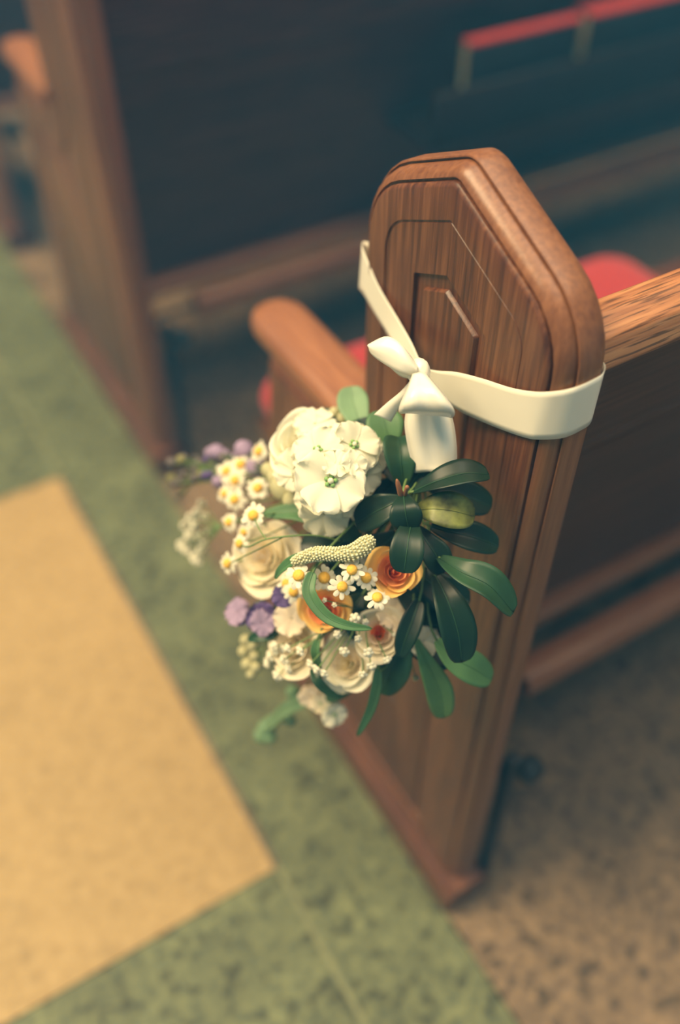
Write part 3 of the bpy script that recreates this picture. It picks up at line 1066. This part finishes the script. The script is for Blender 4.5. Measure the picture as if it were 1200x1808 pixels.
items = [(300 + 95 * t + rnd.uniform(-10, 10), 832 - 12 * t + rnd.uniform(-26, 26) * (1 - .35 * t), .93 - .05 * t + rnd.uniform(-.02, .02), rnd.uniform(5, 10)) for t in [i / 33 for i in range(34)]]
bud_cluster('lavender_sprig', items, ['dusky_bud', 'dusky_bud', 'dusky_bud', 'dusky_bud', 'olive_bud', 'purple_petal'], 'dusky purple sprig reaching out over the floor', hub=(430, 850, .85))
items = [(295 + rnd.uniform(-8, 30), 870 + rnd.uniform(-12, 12), .95, rnd.uniform(3, 5)) for i in range(6)]
bud_cluster('lavender_sprig', items, 'dusky_bud', 'thin dusky sprig tip hanging below the purple one', hub=(345, 852, .92))
# green bud left of the stock
bud_cluster('green_buds', [(506, 862, .770, 26), (490, 845, .780, 18), (520, 880, .760, 18), (475, 830, .80, 14)], 'pale_bud', 'closed greenish buds left of the white stock', hub=(540, 870, .76), squash=1.25)

# --- little white filler flowers
rnd = random.Random(9)
items = [(356, 890, .93, 9), (348, 905, .92, 9), (362, 912, .92, 8), (338, 915, .93, 11), (325, 928, .94, 8), (345, 928, .92, 10), (335, 945, .93, 11), (352, 948, .92, 9),
         (322, 962, .94, 11), (330, 970, .94, 10), (345, 985, .93, 11), (350, 990, .93, 9), (362, 960, .92, 8), (355, 970, .92, 8), (370, 938, .91, 7)]
bud_cluster('waxflower_sprig', items, 'white_petal', 'sprig of tiny white flowers at the left rim', hub=(390, 930, .87), lobed=True)
items = [(626, 1091, .700, 10), (650, 1152, .708, 10), (608, 1150, .715, 10), (696, 1120, .72, 5), (655, 1176, .715, 9), (683, 1165, .715, 8), (596, 1120, .715, 8), (640, 1190, .72, 9),
         (560, 1182, .725, 11), (572, 1188, .725, 10), (548, 1172, .73, 9), (508, 1145, .735, 9), (530, 1150, .73, 10), (500, 1165, .745, 8), (590, 1068, .695, 5), (573, 1060, .695, 5), (645, 1098, .71, 6), (632, 1128, .71, 7)]
bud_cluster('baby_breath', items, 'white_petal', 'scattered tiny white baby breath balls on the lower roses', hub=(640, 1080, .76), lobed=True)
items = [(500 + rnd.uniform(-30, 40), 1180 + rnd.uniform(-40, 26), .765 + rnd.uniform(-.01, .01), rnd.uniform(7, 11)) for i in range(13)]
bud_cluster('baby_breath', items, 'white_petal', 'cluster of tiny white flowers on the blush rose', hub=(560, 1130, .79), lobed=True)
items = [(434, 1130, .83, 11), (446, 1140, .83, 12), (430, 1150, .84, 11), (450, 1158, .83, 11), (437, 1172, .84, 12), (452, 1178, .83, 11), (444, 1190, .84, 10)]
bud_cluster('pale_buds', items, 'pale_bud', 'pale lime buds below the purple flowers', hub=(480, 1120, .81))
items = [(470, 1285, .96, 16), (480, 1275, .95, 14), (463, 1298, .97, 16), (492, 1268, .94, 11), (512, 1272, .93, 11), (476, 1300, .96, 14), (517, 1222, .90, 14), (525, 1240, .90, 12)]
bud_cluster('green_sprig', items, 'leaf_pale', 'pale green sprig hanging lowest over the floor', hub=(540, 1215, .87), squash=0.7)
items = [(606, 738, .775, 12), (590, 728, .78, 10), (622, 742, .77, 10), (602, 722, .78, 8)]
bud_cluster('pale_buds', items, 'pale_bud', 'pale buds between white stock and round leaf', hub=(630, 765, .76))
items = [(733, 1197, .76, 6), (668, 1188, .74, 4)]
bud_cluster('pale_buds', items, 'pale_bud', 'two tiny buds under the broad lower leaves', hub=(720, 1150, .75))

# --- leaves
LV = [
    # path, width, material, face, fold, tip
    ([(640, 775, .755), (630, 735, .765), (622, 708, .772), (619, 682, .778)], 56, 'leaf_pale', (-.1, .2), .10, 1.45),
    ([(690, 800, .728), (684, 770, .728), (678, 745, .730), (674, 724, .734)], 66, 'leaf_light', (.0, .2), .08, 1.45),
    ([(700, 850, .725), (668, 800, .74), (645, 765, .752), (632, 740, .762)], 56, 'leaf_dark', (0, .2), .10, 1.45),
    ([(712, 858, .710), (708, 820, .702), (706, 790, .704), (704, 772, .712)], 62, 'leaf_mid', (0, .3), .25, 1.45),
    ([(722, 860, .712), (745, 830, .708), (765, 812, .710), (782, 806, .714)], 50, 'leaf_dark', (0, .3), .12, 1.45),
    ([(730, 868, .688), (770, 850, .676), (820, 836, .672), (863, 838, .678)], 56, 'leaf_dark', (-.1, .75), .14, 1.45),
    ([(712, 872, .684), (714, 893, .674), (717, 915, .674), (722, 938, .680)], 58, 'leaf_dark', (-.1, .3), .06, 1.45),
    ([(708, 880, .690), (685, 893, .690), (655, 908, .698), (628, 925, .708)], 60, 'leaf_dark', (-.1, .3), .10, 1.45),
    ([(735, 900, .690), (765, 898, .680), (800, 902, .680), (838, 912, .688)], 66, 'leaf_olive', (0, .2), .08, 1.45),
    ([(728, 915, .688), (722, 945, .672), (717, 980, .668), (713, 1012, .672)], 60, 'leaf_dark', (-.05, .1), .10, 1.45),
    ([(735, 930, .695), (755, 960, .690), (772, 985, .690), (782, 1012, .695)], 52, 'leaf_dark', (.1, .1), .12, 1.45),
    ([(760, 930, .705), (800, 940, .705), (840, 950, .708), (880, 965, .715)], 56, 'leaf_dark', (.1, .3), .12, 1.45),
    ([(775, 985, .690), (815, 1010, .672), (865, 1035, .668), (906, 1082, .680)], 62, 'leaf_mid', (.1, .55), .20, 1.45),
    ([(768, 1015, .705), (790, 1060, .692), (808, 1115, .692), (815, 1170, .700)], 66, 'leaf_dark', (.15, .05), .14, 1.45),
    ([(735, 1130, .730), (755, 1175, .735), (775, 1220, .748), (783, 1268, .765)], 50, 'leaf_light', (0, .1), .08, 1.9),
    ([(770, 1130, .725), (800, 1160, .725), (835, 1180, .730), (868, 1200, .740)], 60, 'leaf_light', (.1, .3), .08, 1.45),
    ([(720, 1130, .735), (705, 1160, .738), (690, 1190, .745), (672, 1225, .755)], 62, 'leaf_mid', (0, .1), .08, 1.45),
    ([(668, 1180, .735), (665, 1215, .738), (654, 1255, .745), (630, 1300, .755)], 20, 'leaf_mid', (-.5, .1), .15, .8),
    ([(740, 1060, .715), (728, 1095, .712), (715, 1130, .712), (706, 1160, .716)], 40, 'leaf_dark', (0, .2), .12, .9),
    ([(700, 1030, .740), (730, 1055, .738), (765, 1075, .738), (800, 1085, .740)], 70, 'leaf_dark', (0, .2), .08, 1.45),
    ([(720, 1000, .735), (760, 1030, .725), (790, 1050, .725), (830, 1060, .730)], 66, 'leaf_dark', (0, .2), .08, 1.45),
    ([(745, 850, .730), (790, 865, .725), (830, 880, .725), (868, 895, .728)], 60, 'leaf_dark', (0, .2), .08, 1.45),
    ([(700, 940, .735), (680, 960, .735), (655, 975, .738), (632, 985, .742)], 60, 'leaf_dark', (0, .2), .08, 1.45),
    ([(700, 850, .745), (680, 870, .745), (660, 890, .745), (640, 905, .75)], 70, 'leaf_dark', (0, .2), .08, 1.45),
    ([(700, 1130, .755), (740, 1130, .750), (780, 1140, .752), (812, 1150, .755)], 90, 'leaf_dark', (0, .2), .08, 1.45),
    ([(600, 920, .745), (560, 912, .748), (520, 904, .752), (465, 908, .758)], 40, 'leaf_light', (0, .4), .12, .7),
    ([(640, 960, .735), (615, 940, .73), (595, 925, .73), (580, 915, .735)], 46, 'leaf_mid', (0, .3), .12, 1.45),
    ([(660, 985, .755), (620, 970, .755), (570, 965, .755), (530, 960, .76)], 60, 'leaf_dark', (0, .2), .08, 1.45),
    ([(552, 1010, .690), (545, 1045, .684), (572, 1085, .682), (610, 1104, .684), (657, 1110, .692)], 24, 'leaf_light', (0, .2), .15, .6),
    ([(552, 1180, .735), (560, 1202, .730), (578, 1220, .735), (600, 1232, .742)], 17, 'leaf_mid', (0, .2), .15, .7),
    ([(560, 1130, .735), (556, 1150, .735), (560, 1170, .738), (566, 1190, .742)], 16, 'leaf_light', (0, .2), .15, .7),
    ([(490, 1120, .775), (465, 1122, .775), (448, 1126, .778), (438, 1130, .782)], 20, 'leaf_mid', (0, .2), .15, .7),
    ([(640, 1050, .745), (625, 1075, .742), (640, 1105, .742), (655, 1125, .745)], 60, 'leaf_dark', (0, .2), .08, 1.45),
    ([(560, 1230, .86), (540, 1236, .87), (500, 1256, .90), (468, 1290, .94)], 26, 'leaf_pale', (0, .4), .12, .9),
    ([(640, 1160, .790), (620, 1195, .80), (600, 1220, .81), (575, 1236, .82)], 34, 'leaf_light', (0, .2), .1, .8),
    ([(660, 760, .770), (630, 770, .775), (600, 750, .785), (560, 728, .80)], 50, 'leaf_mid', (0, .4), .1, 1.45),
    ([(600, 1000, .760), (560, 1040, .770), (530, 1070, .775), (500, 1100, .785)], 90, 'leaf_dark', (-.1, .1), .05, 1.45),
    ([(640, 1000, .760), (640, 1040, .765), (640, 1080, .77), (650, 1150, .775)], 110, 'leaf_dark', (0, .1), .05, 1.45),
]
for i, (path, w, mat, face, fold, tip) in enumerate(LV):
    leaf(path, w, mat, face, fold, tip, seed=i)

# reddish shoot tips among the dark leaves
g = merge([tube([p - BIND for p in catmull([bp(*q) for q in pts], 5)], r, 7) for pts, r in (
    ([(712, 885, .690), (706, 868, .680), (700, 846, .672)], [0.0024] * 5 + [0.0022, .0021, .002, .0018, .0012, .0006]),
    ([(712, 885, .690), (716, 868, .678), (719, 858, .672)], [0.0016] * 10 + [0.0008]))])
o = bpy.data.objects.new('shoot_tip', mesh_from('shoot_tip', *g, 'stem_red'))
COL.objects.link(o); o.parent = bouquet
tag(o, 'reddish shoot tip among dark leaves')

# ------------------------------------------------------------------ added volume that tints the dark areas teal
ADD_TINT = True
if ADD_TINT:
    hm = bpy.data.materials.new('added_tint_volume')
    hm.use_nodes = True
    nt = hm.node_tree
    nt.nodes.remove(nt.nodes['Principled BSDF'])
    vsn = nt.nodes.new('ShaderNodeVolumeScatter')
    vsn.inputs['Color'].default_value = (0.06, 0.50, 1.0, 1)
    vsn.inputs['Density'].default_value = 0.062
    nt.links.new(vsn.outputs[0], nt.nodes['Material Output'].inputs['Volume'])
    M['added_tint_volume'] = hm
    h = obj('added_tint_volume', box_mesh('added_tint_volume', (-2.15, -1.95, -0.03), (3.195, 4.995, 3.2), 'added_tint_volume'))
    tag(h, 'thin bluish volume added to tint the dark areas teal', 'added_tint_volume', kind='stuff')
